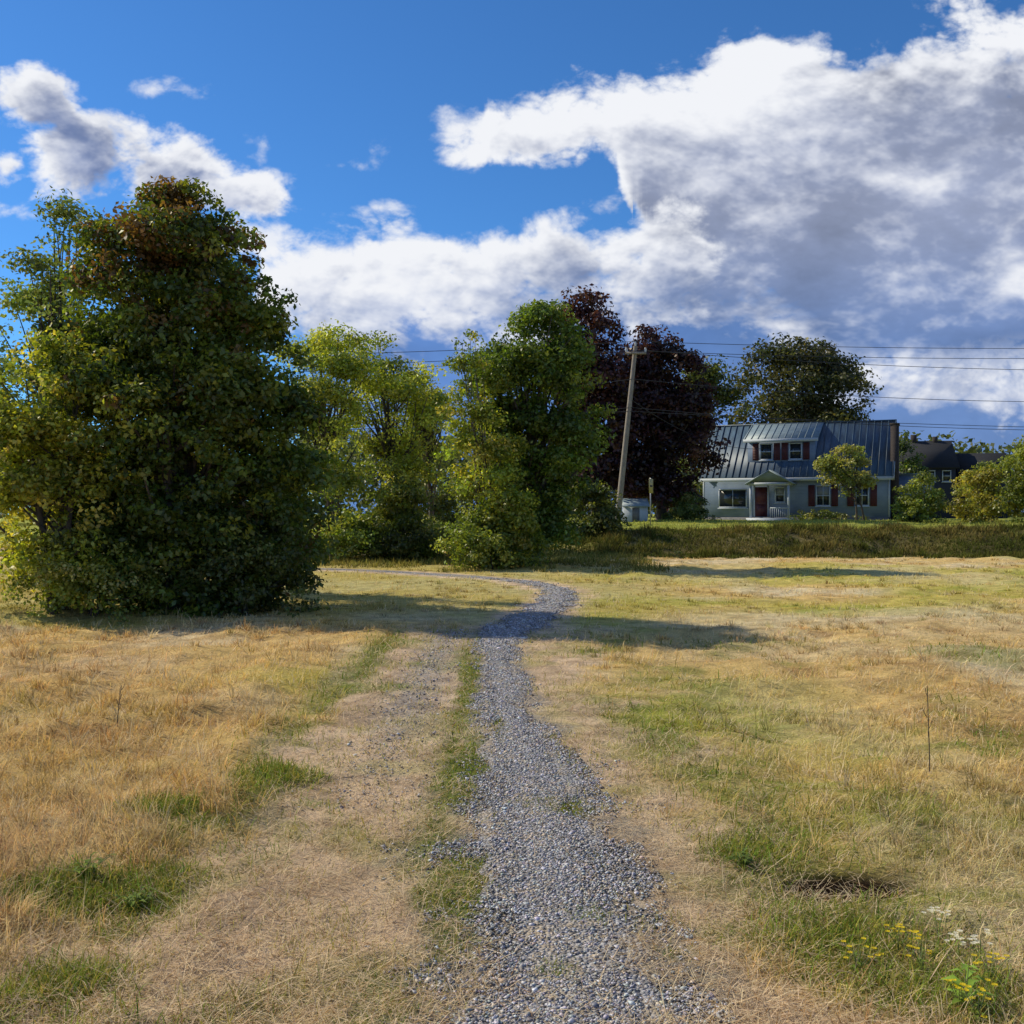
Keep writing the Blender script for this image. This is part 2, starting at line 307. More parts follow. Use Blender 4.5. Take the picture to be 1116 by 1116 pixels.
# green patches
x,y=sample(190000); k=(y<14.5)&(x>-2.6)&(x<6.5)&(soilm(x,y)<.4); x,y=x[k],y[k]
xs=[x];ys=[y]
for cx,cy,rx,ry in GW:
    m=int(min(7000,900+8000*rx*ry*3.14/max(1,cy/5)**1.5)); xs.append(R.normal(cx,rx*.7,m)); ys.append(R.normal(cy,ry*.7,m))
x=np.concatenate(xs);y=np.concatenate(ys); k=(greenmask(x,y)>R.random(len(x))); x,y=x[k],y[k]; n=len(x)
c=GRN*R.uniform(.5,1.5,(n,1))*R.normal(1,.08,(n,3)); yk=R.random(n)<.35; c[yk]=YGR*R.uniform(.5,.95,(yk.sum(),1)); low=(np.abs(x-pc(y))<.75)
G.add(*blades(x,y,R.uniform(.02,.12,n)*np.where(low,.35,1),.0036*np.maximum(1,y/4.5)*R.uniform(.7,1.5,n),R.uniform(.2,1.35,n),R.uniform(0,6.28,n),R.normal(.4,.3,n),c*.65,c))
# lawn beyond bank, bank herbage, verge under trees
n=24000; y=R.uniform(43,66,n); x=R.uniform(2,.58*66,n); c=field_color(x,y)*R.uniform(.7,1.2,(n,1)); G.add(*blades(x,y,R.uniform(.06,.16,n),np.full(n,.035),R.uniform(.1,.9,n),R.uniform(0,6.28,n),R.normal(.3,.3,n),c*.8,c))
n=52000; y=R.uniform(37.4,44,n); x=R.uniform(1,30,n); k=fbm(x,y,1.1,34,3)+.15*S(y,38.5,41)>.36; x,y=x[k],y[k]; n=len(x)
c=mixc(np.tile((.13,.155,.035),(n,1)),np.array((.36,.28,.10)),R.random(n)*S(fbm(x,y,1.6,36,2),.35,.7))*R.uniform(.4,1.4,(n,1)); G.add(*blades(x,y,R.uniform(.06,.22,n)+.28*S(fbm(x,y,.8,39,2),.58,.75),R.uniform(.02,.04,n),R.uniform(.05,1.,n),R.uniform(0,6.28,n),R.normal(.3,.3,n),c*.6,c))
n=34000; y=R.uniform(27.5,38,n); x=R.uniform(-14,4.5,n); k=(fbm(x,y,1.3,33,3)+S(y,28,34)*.35>.62)&(pdist(x,y)>.8); x,y=x[k],y[k]; n=len(x)
c=mixc(np.tile((.22,.24,.05),(n,1)),np.array((.50,.42,.14)),R.random(n)*.7)*R.uniform(.5,1.4,(n,1)); G.add(*blades(x,y,R.uniform(.08,.30,n)*R.uniform(.5,1.2,n),R.uniform(.015,.03,n),R.uniform(.1,1.,n),R.uniform(0,6.28,n),R.normal(.3,.3,n),c*.6,c))
G.done('grass',M_grass)
print('grass verts',G.n)
# ---------------------------------------------------------------- leaves
NL=0
def leaf_geo(P,nrm,ls,C,asp=.6):
    global NL
    n=len(P); NL+=n; nrm=nrm/(np.linalg.norm(nrm,axis=1)[:,None]+1e-9); r=R.normal(0,1,(n,3)); a=np.cross(nrm,r); a/=np.linalg.norm(a,axis=1)[:,None]+1e-9; b=np.cross(nrm,a)
    l=(ls*R.uniform(.65,1.3,n))[:,None]
    V=np.stack([P-a*l*.5,P+b*l*asp*.5+nrm*l*.10,P+a*l*.5,P-b*l*asp*.5+nrm*l*.10],1).reshape(-1,3)
    return V,np.arange(n*4).reshape(-1,4),np.repeat(C,4,0)
def pick(pal,m):
    w=np.array([p[1] for p in pal],float); i=R.choice(len(pal),m,p=w/w.sum()); return np.array([p[0] for p in pal])[i]
def tree(name,d,prof,ncl,lpc,ls,pal,rc,depth=.85,tr=.12,trunkx=None,stems=1,nl=14,lob=.72,top=None,barkmat=None,trunk_top=.8,limbs=70,low=.25,asp=.62,lr=.40):
    prof=sorted([((HZ-py)/F*d+CH,(l-CX)/F*d,(r-CX)/F*d) for py,l,r in prof])
    pz=np.array([p[0] for p in prof]); pl=np.array([p[1] for p in prof]); pr=np.array([p[2] for p in prof])
    W=pr-pl; zz=np.linspace(pz[0],pz[-1],200); ww=np.interp(zz,pz,W)**1.3+.02; cdf=np.cumsum(ww)/ww.sum()
    def env(m,rp):
        z=np.interp(R.random(m),cdf,zz); t=R.uniform(0,2*np.pi,m)
        e=.80+.30*vn(t*1.3,z*1.1/(W.max()/5),1.,3); rho=R.random(m)**rp*e
        h=np.interp(z,pz,W)/2; mid=np.interp(z,pz,(pl+pr)/2)
        return np.stack([mid+rho*np.cos(t)*h,d+rho*np.sin(t)*h*depth,z],1)
    LC=env(nl,.4); h=np.interp(LC[:,2],pz,W)/2; mid=np.interp(LC[:,2],pz,(pl+pr)/2); hm=W.max()/2
    LR=(h*.5+hm*.5)*lr*R.uniform(.7,1.25,nl)
    LR=np.minimum(LR,h*.75+.1)
    sh=np.maximum(0,1-LR/np.maximum(h,.1)*.9)
    LC[:,0]=mid+(LC[:,0]-mid)*sh*1.1; LC[:,1]=d+(LC[:,1]-d)*sh*1.1; LC[:,2]=np.minimum(LC[:,2],pz[-1]-LR*.75)
    n1=int(ncl*lob); wl=LR**2; k=R.choice(nl,n1,p=wl/wl.sum()); v=R.normal(0,1,(n1,3)); v/=np.linalg.norm(v,axis=1)[:,None]; v[:,2]=np.where(v[:,2]<-.3,-v[:,2]*.7,v[:,2])
    c1=LC[k]+v*LR[k][:,None]*(R.random(n1)**.25)[:,None]*np.array((1,depth,.85))
    c2=env(ncl-n1,.5); c=np.concatenate([c1,c2]); lid=np.concatenate([k,R.integers(0,nl,ncl-n1)])
    hh=np.interp(c[:,2],pz,W)/2; mm=np.interp(c[:,2],pz,(pl+pr)/2)
    ok=(np.abs(c[:,0]-mm)<hh*(1.02+.12*R.random(len(c)))+.05)&(c[:,2]<pz[-1]+.02)&(c[:,2]>pz[0]-.05); c=c[ok]; lid=lid[ok]
    m=len(c); crad=rc*R.uniform(.55,1.35,m); lobt=R.uniform(.7,1.35,nl); cc=pick(pal,m)*R.uniform(.8,1.2,(m,1))*lobt[lid][:,None]
    if top is not None:
        f=S((c[:,2]-pz[0])/(pz[-1]-pz[0]),top[1],1)*top[2]; t=R.random(m)<f; cc[t]=np.array(top[0])*R.uniform(.6,1.4,(t.sum(),1))
    nlv=np.maximum(6,(lpc*R.uniform(.5,1.5,m)*(crad/rc)**1.2).astype(int)); ix=np.repeat(np.arange(m),nlv); n=len(ix)
    v=R.normal(0,1,(n,3)); v/=np.linalg.norm(v,axis=1)[:,None]; off=v*(R.random(n)**.45*crad[ix])[:,None]*np.array((1,1,.62)); P=c[ix]+off
    P[:,2]=np.maximum(P[:,2],H(P[:,0],P[:,1])+.03)
    nr=R.normal(0,.6,(n,3))+v*.7+np.array((0,0,.45))
    C=cc[ix]*R.uniform(.65,1.35,(n,1))*R.normal(1,.05,(n,3))
    e=empty(name); V,Qd,C=leaf_geo(P,nr,np.full(n,ls),C,asp); mesh('leaves',V,Qd,None,C,M_leaf,e)
    A=Acc(); bx=(trunkx-CX)/F*d if trunkx else (pl[0]+pr[0])/2; gz=float(H(np.array([bx]),np.array([float(d)]))[0]); zt=pz[0]+(pz[-1]-pz[0])*trunk_top
    S0=[]
    for s in range(stems):
        sx=bx+(R.normal(0,tr*3) if stems>1 else 0); sy=d+(R.normal(0,tr*3) if stems>1 else 0)
        ex=np.interp(zt,pz,(pl+pr)/2)+(R.normal(0,.14)*np.interp(zt,pz,W) if stems>1 else 0); ey=d+(R.normal(0,.12)*np.interp(zt,pz,W) if stems>1 else 0)
        t=np.linspace(0,1,12); pts=np.stack([sx+(ex-sx)*t**1.3,sy+(ey-sy)*t**1.3,gz-.1+(zt-gz+.1)*t],1); pts[1:,:2]+=np.cumsum(R.normal(0,tr*.22,(11,2)),0)
        r=tr*(1-.88*t)*(1 if stems==1 else .7); r[0]*=1.35; S0.append((pts,r)); A.add(*tube(pts,r,8))
    for q in R.choice(m,min(limbs,m),replace=False):
        pts,r=S0[R.integers(0,stems)]; tgt=c[q]; zz0=gz+(tgt[2]-gz)*R.uniform(.35,.8); zz0=max(zz0,gz+(zt-gz)*low*.5); kk=int(np.clip(np.searchsorted(pts[:,2],zz0),1,len(pts)-1)); st=pts[kk]
        t=np.linspace(0,1,7)[:,None]; midp=(st+tgt)/2+np.array((0,0,-.08*np.linalg.norm(tgt-st)))+R.normal(0,.05,3)*np.linalg.norm(tgt-st)
        pp=(1-t)**2*st+2*t*(1-t)*midp+t*t*tgt; A.add(*tube(pp,(r[kk]*.5*(1-t[:,0])+.006+tr*.02),5))
    A.done('trunk_and_limbs',barkmat or M_bark,e,True)
    return e
g=lambda *a:np.array(a)
tree('maple_tree',17.5,[(201,176,224),(222,145,248),(245,108,268),(275,75,288),(310,68,304),(350,62,316),(400,55,328),(450,45,346),(500,45,358),(550,50,362),(600,60,356),(640,70,350),(662,95,335)],
  2250,68,.100,[(g(.085,.13,.02),5),(g(.135,.18,.025),3),(g(.24,.26,.035),1.7),(g(.18,.12,.035),.35)],.32,tr=.17,trunkx=205,stems=3,nl=85,lob=.70,top=((.17,.10,.03),.58,.5),limbs=90,lr=.30)
tree('box_elder_tree',16.6,[(355,45,75),(375,15,110),(400,0,130),(430,-30,150),(480,-60,160),(530,-70,160),(580,-60,165),(630,-40,170),(655,-10,150)],
  600,62,.085,[(g(.36,.39,.045),4),(g(.21,.26,.035),3),(g(.50,.45,.08),2)],.30,tr=.1,trunkx=70,stems=3,nl=30,limbs=50,lr=.32)
tree('poplar_tree',23,[(222,58,84),(245,40,108),(290,5,120),(340,-20,120),(400,-40,110),(460,-50,110),(540,-40,100)],
  260,58,.11,[(g(.17,.24,.06),3),(g(.25,.30,.09),2)],.42,tr=.13,trunkx=50,nl=16,limbs=90,lr=.34)
lp=[(g(.33,.38,.05),4),(g(.44,.46,.07),3),(g(.20,.26,.035),3)]
tree('locust_tree',37,[(355,335,375),(372,305,400),(400,292,418),(440,298,415),(480,315,400),(530,320,395)],240,70,.13,lp,.58,tr=.16,trunkx=360,nl=14,limbs=60,lr=.36)
tree('locust_tree',39,[(366,395,425),(386,372,450),(410,362,472),(445,368,487),(480,385,480),(530,400,470)],220,70,.13,lp,.58,tr=.16,trunkx=430,nl=13,limbs=60,low=.6,lr=.36)
tree('locust_tree',41,[(398,450,475),(425,430,492),(470,435,495),(520,440,490)],120,65,.14,lp,.65,tr=.13,trunkx=470,nl=8,limbs=40)
tree('sapling_tree',34,[(480,355,375),(520,330,400),(570,320,410),(605,325,415)],150,60,.12,[(g(.19,.26,.04),3),(g(.32,.35,.06),2)],.45,tr=.06,stems=3,nl=9,limbs=25)
tree('sapling_tree',35,[(505,420,440),(540,405,475),(580,400,500),(607,400,500)],170,60,.12,[(g(.14,.19,.03),3),(g(.25,.27,.05),2)],.42,tr=.06,stems=3,nl=9,limbs=25)
tree('ash_tree',31.5,[(334,574,604),(345,548,624),(370,522,644),(410,510,656),(460,508,660),(500,518,654),(545,530,642),(590,540,628),(612,545,622)],
  740,78,.13,[(g(.085,.14,.02),4),(g(.125,.19,.025),3),(g(.21,.26,.035),1.5)],.46,tr=.2,trunkx=582,nl=36,lob=.72,limbs=60,lr=.34)
tree('birch_tree',30,[(362,500,518),(385,488,540),(430,480,555),(480,476,570),(530,482,580),(580,490,590),(615,500,595)],
  400,65,.11,[(g(.33,.37,.045),3),(g(.20,.27,.035),4),(g(.46,.43,.08),1.5)],.40,tr=.06,trunkx=535,stems=3,nl=24,limbs=60,lr=.33)
pp=[(g(.045,.018,.024),4),(g(.075,.028,.03),3),(g(.03,.018,.016),2),(g(.10,.045,.03),1)]
tree('purple_maple_tree',61,[(318,625,642),(335,605,662),(370,595,690),(420,595,705),(480,600,710),(540,610,700)],420,65,.28,pp,.9,tr=.32,trunkx=650,nl=26,limbs=30,lr=.36,lob=.7)
tree('purple_maple_tree',63,[(352,708,730),(372,685,752),(410,665,770),(460,660,783),(510,665,784),(545,680,770)],540,70,.28,pp,.9,tr=.34,trunkx=722,nl=28,limbs=30,lr=.36,lob=.7)
gp=[(g(.08,.11,.03),3),(g(.13,.16,.04),3),(g(.19,.19,.05),1)]
tree('oak_tree',86,[(370,855,890),(382,828,908),(400,805,935),(425,795,955),(455,790,962),(480,800,960)],420,55,.34,[(g(.08,.085,.03),3),(g(.13,.12,.04),2),(g(.055,.07,.025),3)],1.2,tr=.4,trunkx=880,nl=26,limbs=70,low=.5,lr=.34)
tree('oak_tree',92,[(388,760,780),(405,740,800),(450,735,810),(500,735,810)],200,55,.36,gp,1.3,tr=.3,trunkx=772,nl=10,limbs=20)
tree('apple_tree',63,[(487,910,930),(497,893,948),(515,890,955),(530,897,950),(538,905,940)],110,65,.17,[(g(.2,.23,.05),3),(g(.28,.27,.08),2)],.5,tr=.11,trunkx=935,stems=2,nl=8,limbs=25)
tree('spruce_tree',76,[(470,975,990),(490,968,1000),(520,960,1012),(550,960,1015)],100,55,.24,[(g(.12,.17,.04),3),(g(.07,.11,.03),2)],.7,tr=.12,nl=6,limbs=10)
def bush(name,d,prof,ncl,pal,ls,rc,lpc=55,**k): return tree(name,d,prof,ncl,lpc,ls,pal,rc,tr=.04,stems=4,nl=9,limbs=14,**k)
yg=[(g(.25,.29,.05),3),(g(.16,.21,.04),2)]; yb=[(g(.40,.36,.07),3),(g(.25,.26,.05),2)]
bush('lilac_bush',56,[(518,990,1012),(535,976,1030),(555,974,1034),(569,978,1032)],130,yg,.16,.42)
bush('forsythia_bush',57,[(512,1050,1080),(530,1035,1100),(555,1030,1110),(570,1035,1110)],150,yb,.16,.45)
bush('shrub',55,[(478,1112,1140),(500,1092,1160),(540,1085,1170),(570,1090,1165)],190,yg,.16,.5)
bush('shrub',60,[(500,1060,1075),(530,1050,1090),(560,1045,1095)],60,yg,.17,.45)
bush('yew_bush',61,[(538,735,755),(550,722,775),(568,718,782)],90,gp,.14,.35)
bush('yew_bush',64,[(556,870,890),(566,855,950)],50,gp,.14,.3)
bush('shrub',37.5,[(598,735,742),(606,728,750),(617,724,754)],22,gp,.07,.14,35)
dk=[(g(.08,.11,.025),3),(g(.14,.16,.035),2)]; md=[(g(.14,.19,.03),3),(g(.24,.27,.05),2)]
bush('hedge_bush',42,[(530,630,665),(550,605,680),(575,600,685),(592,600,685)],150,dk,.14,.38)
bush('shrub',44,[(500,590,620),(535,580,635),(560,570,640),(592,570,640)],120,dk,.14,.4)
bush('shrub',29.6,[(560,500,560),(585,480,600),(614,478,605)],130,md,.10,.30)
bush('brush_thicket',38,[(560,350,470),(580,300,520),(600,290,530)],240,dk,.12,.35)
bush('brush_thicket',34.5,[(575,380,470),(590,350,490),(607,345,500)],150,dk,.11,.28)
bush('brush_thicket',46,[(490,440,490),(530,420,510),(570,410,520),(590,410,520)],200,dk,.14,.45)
bush('bramble_bush',16.2,[(585,60,110),(610,20,160),(640,10,190),(668,15,200)],190,[(g(.33,.37,.07),3),(g(.2,.24,.04),3),(g(.5,.48,.16),1)],.065,.22,50)
bush('bramble_bush',16.6,[(560,230,290),(600,190,330),(630,180,345),(668,180,350)],260,dk,.075,.28,55)
n=50000; ang=R.uniform(-.75,.75,n); dd=R.uniform(115,150,n); X0=np.tan(ang)*dd; lum=vn(X0,0,9,3)*7+vn(X0,0,3.3,8)*3; zz=1+R.random(n)**.7*(3.0+lum)
P=np.stack([X0,dd+0*X0,zz],1); cn=vn(X0,zz*1.4,2.4,9)[:,None]; C=(g(.065,.085,.035)*(1-cn)+g(.16,.19,.07)*cn)*R.uniform(.6,1.4,(n,1))
V,Qd,C=leaf_geo(P,R.normal(0,1,(n,3))+g(0,-.3,.5),np.full(n,.85),C); mesh('distant_trees',V,Qd,None,C,M_leaf)
print('leaves',NL)
# ---------------------------------------------------------------- buildings
M_side,nt,o=newmat('clapboard'); L=nt.links.new
tc=N(nt,'ShaderNodeTexCoord'); wv=N(nt,'ShaderNodeTexWave',_wave_type='BANDS',_bands_direction='Z',_wave_profile='SAW',Scale=1.3); L(tc.outputs['Object'],wv.inputs['Vector'])
nn=N(nt,'ShaderNodeTexNoise',Scale=1.2,Detail=6.); L(tc.outputs['Object'],nn.inputs['Vector'])
r=N(nt,'ShaderNodeValToRGB'); r.color_ramp.elements[0].position=.3; r.color_ramp.elements[1].position=.7; r.color_ramp.elements[0].color=(.15,.205,.32,1); r.color_ramp.elements[1].color=(.215,.28,.41,1); L(nn.outputs['Fac'],r.inputs[0])
b=N(nt,'ShaderNodeBump',Strength=1.,Distance=.03); L(wv.outputs['Fac'],b.inputs['Height'])
p=N(nt,'ShaderNodeBsdfPrincipled',Roughness=.7); p.inputs['Specular IOR Level'].default_value=.2; L(r.outputs[0],p.inputs['Base Color']); L(b.outputs[0],p.inputs['Normal']); L(p.outputs[0],o.inputs['Surface'])
M_roof=simple('painted_metal_roof',(.05,.095,.15),.55,2.2,.22,metal=.05,stretch=(3,.4,.4)); M_roof2=simple('dormer_metal_roof',(.18,.24,.27),.55,3,.12,metal=.1)
M_white=simple('white_trim',(.38,.43,.50),.6,6,.05); M_glass=simple('window_glass',(.02,.025,.03),.06); M_shut=simple('maroon_shutter',(.08,.014,.018),.6,8,.1)
M_brick=simple('chimney_brick',(.04,.03,.03),.9,12,.25); M_cur=simple('curtain',(.22,.24,.27),.9); M_found=simple('foundation',(.15,.15,.16),.9,5,.15)
a23=math.radians(-23); hx,hy=(768-CX)/F*73,73.
e=empty('farm_house',(hx,hy,float(H(np.array([18.]),np.array([70.]))[0])-.05),a23)
W=12.3; D=8.; EZ=3.4; RZ=7.0
A=Acc(); A.prism([(0,.3),(D,.3),(D,EZ),(D/2,RZ-.1),(0,EZ)],0,W); A.done('walls',M_side,e)
A=Acc(); A.box(-.03,W+.03,-.03,D+.03,-.6,.298); A.done('foundation',M_found,e)
sl=(RZ-EZ)/(D/2); ov=.45
A=Acc(); A.slab([(-.35,-ov,EZ-ov*sl),(W+.35,-ov,EZ-ov*sl),(W+.35,D/2,RZ),(-.35,D/2,RZ)],.09); A.slab([(W+.35,D+ov,EZ-ov*sl),(-.35,D+ov,EZ-ov*sl),(-.35,D/2,RZ),(W+.35,D/2,RZ)],.09)
nv=np.array((0,-sl,1))/math.hypot(sl,1)
for s in np.arange(-.3,W+.36,.46):
    p0=np.array((s,-ov,EZ-ov*sl))+nv*.088; p1=np.array((s,D/2,RZ))+nv*.088; A.slab([p0,p0+g(.04,0,0),p1+g(.04,0,0),p1],.05)
A.box(-.36,W+.36,D/2-.12,D/2+.12,RZ+.06,RZ+.15); A.done('metal_roof',M_roof,e)
A=Acc(); A.box(-.34,W+.34,-ov-.03,-ov,EZ-ov*sl-.2,EZ-ov*sl+.05); A.box(-.12,0,-.02,.12,.3,EZ); A.box(W,W+.1,-.02,.1,.3,EZ)
A.slab([(W+.36,-ov,EZ-ov*sl-.22),(W+.40,-ov,EZ-ov*sl-.22),(W+.40,D/2,RZ-.2),(W+.36,D/2,RZ-.2)],.24); A.done('fascia_trim',M_white,e)
x0,x1=2.9,7.5; yf=.75; zt0=5.75
A=Acc(); A.prism([(yf,EZ+.3),(D/2,EZ+.3),(D/2,RZ-.15),(yf,zt0)],x0,x1); A.done('dormer_walls',M_side,e)
A=Acc(); A.slab([(x0-.25,yf-.35,zt0-.08),(x1+.25,yf-.35,zt0-.08),(x1+.25,D/2,RZ+.05),(x0-.25,D/2,RZ+.05)],.08)
for s in np.arange(x0-.2,x1+.25,.46): A.slab([(s,yf-.35,zt0),(s+.04,yf-.35,zt0),(s+.04,D/2,RZ+.13),(s,D/2,RZ+.13)],.04)
A.done('dormer_roof',M_roof2,e)
A=Acc(); A.box(x0-.26,x1+.26,yf-.38,yf-.352,zt0-.2,zt0+.03); A.done('dormer_fascia',M_white,e)
def window(x0,x1,z0,z1,y,e,mull=1,shut=True,cross=True,cur=False):
    f=.09; A=Acc(); A.box(x0,x1,y-.06,y+.01,z0,z0+f); A.box(x0,x1,y-.06,y+.01,z1-f,z1); A.box(x0,x0+f,y-.06,y+.01,z0+f,z1-f); A.box(x1-f,x1,y-.06,y+.01,z0+f,z1-f)
    A.box(x0-.06,x1+.06,y-.10,y+.01,z0-.06,z0)
    zm=(z0+z1)/2
    if cross: A.box(x0+f,x1-f,y-.052,y-.02,zm-.03,zm+.03)
    for q in range(1,mull+1):
        xm=x0+(x1-x0)*q/(mull+1); A.box(xm-.022,xm+.022,y-.046,y-.018,z0+f,z1-f)
    A.done('window_frame',M_white,e)
    B=Acc(); B.box(x0+f,x1-f,y-.014,y-.004,z0+f,z1-f); B.done('window_glass',M_glass,e)
    if cur: C=Acc(); C.box(x0+f+.02,x1-f-.02,y-.017,y-.0145,zm+.03,z1-f-.02); C.done('curtain',M_cur,e)
    if shut:
        B=Acc()
        for a,b in((x0-.5,x0-.07),(x1+.07,x1+.5)):
            B.box(a,b,y-.05,y-.003,z0,z1)
            for zz in np.arange(z0+.1,z1-.08,.11): B.box(a+.05,b-.05,y-.065,y-.05,zz,zz+.05)
        B.done('shutters',M_shut,e)
window(3.75,4.65,4.3,5.5,yf,e,0,True,True); window(5.75,6.65,4.3,5.5,yf,e,0,True,True)
window(1.0,3.0,.95,2.3,0,e,1,False,False); window(4.9,5.6,1.3,2.4,0,e,0,False,True,True); window(7.65,8.6,1.05,2.5,0,e,1,True,True,True); window(10.2,11.1,1.05,2.5,0,e,1,True,True)
A=Acc(); A.box(3.55,4.4,-.05,-.003,.35,2.4); A.box(3.65,4.3,-.07,-.05,.5,1.2); A.box(3.65,4.3,-.07,-.05,1.35,2.25); A.done('front_door',M_shut,e)
A=Acc(); A.box(3.45,3.55,-.07,-.003,.35,2.5); A.box(4.4,4.5,-.07,-.003,.35,2.5); A.box(3.45,4.5,-.07,-.003,2.5,2.6)
for xx in(3.4,5.95): A.box(xx,xx+.14,-1.4,-1.26,.25,2.5)
A.box(3.3,6.2,-1.45,-.003,2.5,2.68)
A.done('portico_posts',M_white,e)
A=Acc(); V=[(3.35,-1.42,2.68),(6.15,-1.42,2.68),(4.75,-1.42,3.5),(3.35,0,2.68),(6.15,0,2.68),(4.75,0,3.5)]; A.add(V,[(0,3,4,1)],[(0,1,2),(3,5,4)]); A.done('portico_pediment',M_side,e)
A=Acc(); A.slab([(3.1,-1.6,2.60),(4.75,-1.6,3.55),(4.75,.4,3.55),(3.1,.4,2.60)],-.08); A.slab([(4.75,-1.6,3.55),(6.4,-1.6,2.60),(6.4,.4,2.60),(4.75,.4,3.55)],-.08); A.done('portico_roof',M_roof2,e)
A=Acc(); A.box(3.2,6.3,-1.6,-.04,-.3,.25); A.box(3.6,4.6,-1.95,-1.6,-.3,.08); A.box(4.8,6.1,-1.5,-1.46,.9,.97)
for s in np.arange(4.8,6.1,.14): A.box(s,s+.035,-1.495,-1.465,.25,.9)
A.done('porch_and_railing',M_white,e)
A=Acc(); A.box(W+.11,W+.62,.6,1.5,-.5,6.5); A.box(W+.06,W+.67,.55,1.55,6.5,6.62); A.done('chimney',M_brick,e)
A=Acc(); A.prism([(3.,-.3),(6.6,-.3),(6.6,2.4),(3.,3.2)],W+.003,W+2.6); A.done('side_lean_to',M_side,e)
A=Acc(); A.slab([(W+.41,2.8,3.24),(W+2.75,2.8,3.24),(W+2.75,6.8,2.36),(W+.41,6.8,2.36)],.07); A.done('lean_to_roof',M_roof2,e)
M_navy=simple('navy_siding',(.012,.017,.032),.8,3,.1); M_drk=simple('dark_shingle',(.012,.014,.02),.95,6,.2)
e=empty('dark_blue_house',((985-CX)/F*97,97,1.),math.radians(-12))
A=Acc(); A.prism([(0,-1),(7,-1),(7,5.0),(3.5,7.5),(0,5.0)],0,4.6); A.prism([(.8,-1),(6,-1),(6,4.2),(3.4,6.2),(.8,4.2)],4.6,9.5); A.done('walls',M_navy,e)
A=Acc(); A.slab([(-.3,-.4,4.85),(4.9,-.4,4.85),(4.9,3.5,7.6),(-.3,3.5,7.6)],.12); A.slab([(4.9,7.4,4.85),(-.3,7.4,4.85),(-.3,3.5,7.6),(4.9,3.5,7.6)],.12)
A.slab([(4.93,.4,4.0),(9.8,.4,4.0),(9.8,3.4,6.35),(4.93,3.4,6.35)],.12); A.slab([(9.8,6.4,4.0),(4.93,6.4,4.0),(4.93,3.4,6.35),(9.8,3.4,6.35)],.12); A.done('roof',M_drk,e)
A=Acc(); A.box(1.2,1.7,3.2,3.7,7.2,8.3); A.box(3.2,3.6,3.2,3.6,7.2,8.1); A.done('chimneys',M_brick,e)
for q in(.6,2.,3.4): window(q,q+.8,5.0-1.4,5.0-.3,0,e,0,False)
window(6.,7.,2.,3.4,.8,e,1,False)
# low white shed at the foot of the pole
d=57.; x0=(680-CX)/F*d; x1=(706-CX)/F*d; e=empty('white_shed',(x0,d,float(H(np.array([x0]),np.array([d]))[0])),0); w=x1-x0
A=Acc(); A.prism([(0,-.3),(2,-.3),(2,.9),(1,1.25),(0,.9)],0,w); A.done('walls',M_white,e)
A=Acc(); A.slab([(-.1,-.15,.84),(w+.1,-.15,.84),(w+.1,1,1.28),(-.1,1,1.28)],.05); A.slab([(w+.1,2.15,.84),(-.1,2.15,.84),(-.1,1,1.28),(w+.1,1,1.28)],.05); A.done('roof',M_roof2,e)
A=Acc(); A.box(w*.35,w*.65,-.03,-.003,0,.8); A.done('door',M_found,e)
# ---------------------------------------------------------------- utility pole + wires
M_pole=simple('weathered_wood',(.30,.26,.22),.9,10,.25,stretch=(3,3,.3)); M_wire=simple('black_wire',(.03,.03,.035),.6); M_ins=simple('porcelain',(.5,.5,.48),.3)
def pole(bx,by,lean,hgt):
    gz=float(H(np.array([bx]),np.array([by]))[0]); e=empty('utility_pole',(bx,by,gz))
    A=Acc(); t=np.linspace(0,1,8); A.add(*tube(np.stack([lean*t,0*t,-.3+(hgt+.3)*t],1),.17-.06*t,10)); A.done('pole',M_pole,e,True)
    A=Acc(); A.box(lean-.55,lean+.55,-.22,-.10,hgt-.45,hgt-.33)
    A.done('crossarm',M_pole,e)
    A=Acc()
    for q in(-.5,.5): A.add(*tube([(lean+q,-.16,hgt-.33),(lean+q,-.16,hgt-.2),(lean+q,-.16,hgt-.1)],[.05,.07,.03],8))
    A.add(*tube([(lean,0,hgt),(lean,0,hgt+.15),(lean,0,hgt+.25)],[.04,.06,.02],8)); A.done('insulators',M_ins,e)
    if bx>30:
        A=Acc(); A.add(*tube([(lean*.8-.32,-.1,hgt*.72-.4),(lean*.8-.32,-.1,hgt*.72-.38),(lean*.8-.32,-.1,hgt*.72+.38),(lean*.8-.32,-.1,hgt*.72+.4)],[.02,.2,.2,.02],10)); A.done('transformer',M_pole,e,True)
    return g(bx,by,gz)
P1=pole((672-CX)/F*54,54.,1.0,9.35); P2=pole(58.,64.,.2,11.2); P0=pole(-34.,52.,.0,9.3)
A=Acc()
def wire(a,b,sag,r=.016):
    t=np.linspace(0,1,40)[:,None]; p=a*(1-t)+b*t; p[:,2]-=(4*sag*t*(1-t))[:,0]; A.add(*tube(p,r,5))
for o1,o2,sg in(((1.0,0,9.6),(.2,0,11.4),.5),((.5,-.16,9.1),(-.3,-.16,10.9),.6),((1.5,-.16,9.1),(.7,-.16,10.1),.9),((.85,-.1,7.6),(.2,-.1,8.6),1.2),((.75,-.1,6.1),(.2,-.1,6.4),1.0),((.72,-.1,5.9),(.2,-.1,5.7),.4)):
    wire(P1+g(*o1),P2+g(*o2),sg); wire(P0+g(0,o1[1],o1[2]),P1+g(*o1),sg)
wire(P1+g(.78,-.1,6.5),g(hx+4,hy-1,6.2),.8)
A.done('power_lines',M_wire)
M_sign=simple('yellow_sign_paint',(.38,.32,.12),.5); M_galv=simple('galvanised_steel',(.35,.35,.36),.45,8,.1,metal=.6)
sx=(709-CX)/F*50; sg_=float(H(np.array([sx]),np.array([50.]))[0]); e=empty('traffic_sign',(sx,50,sg_),math.radians(60))
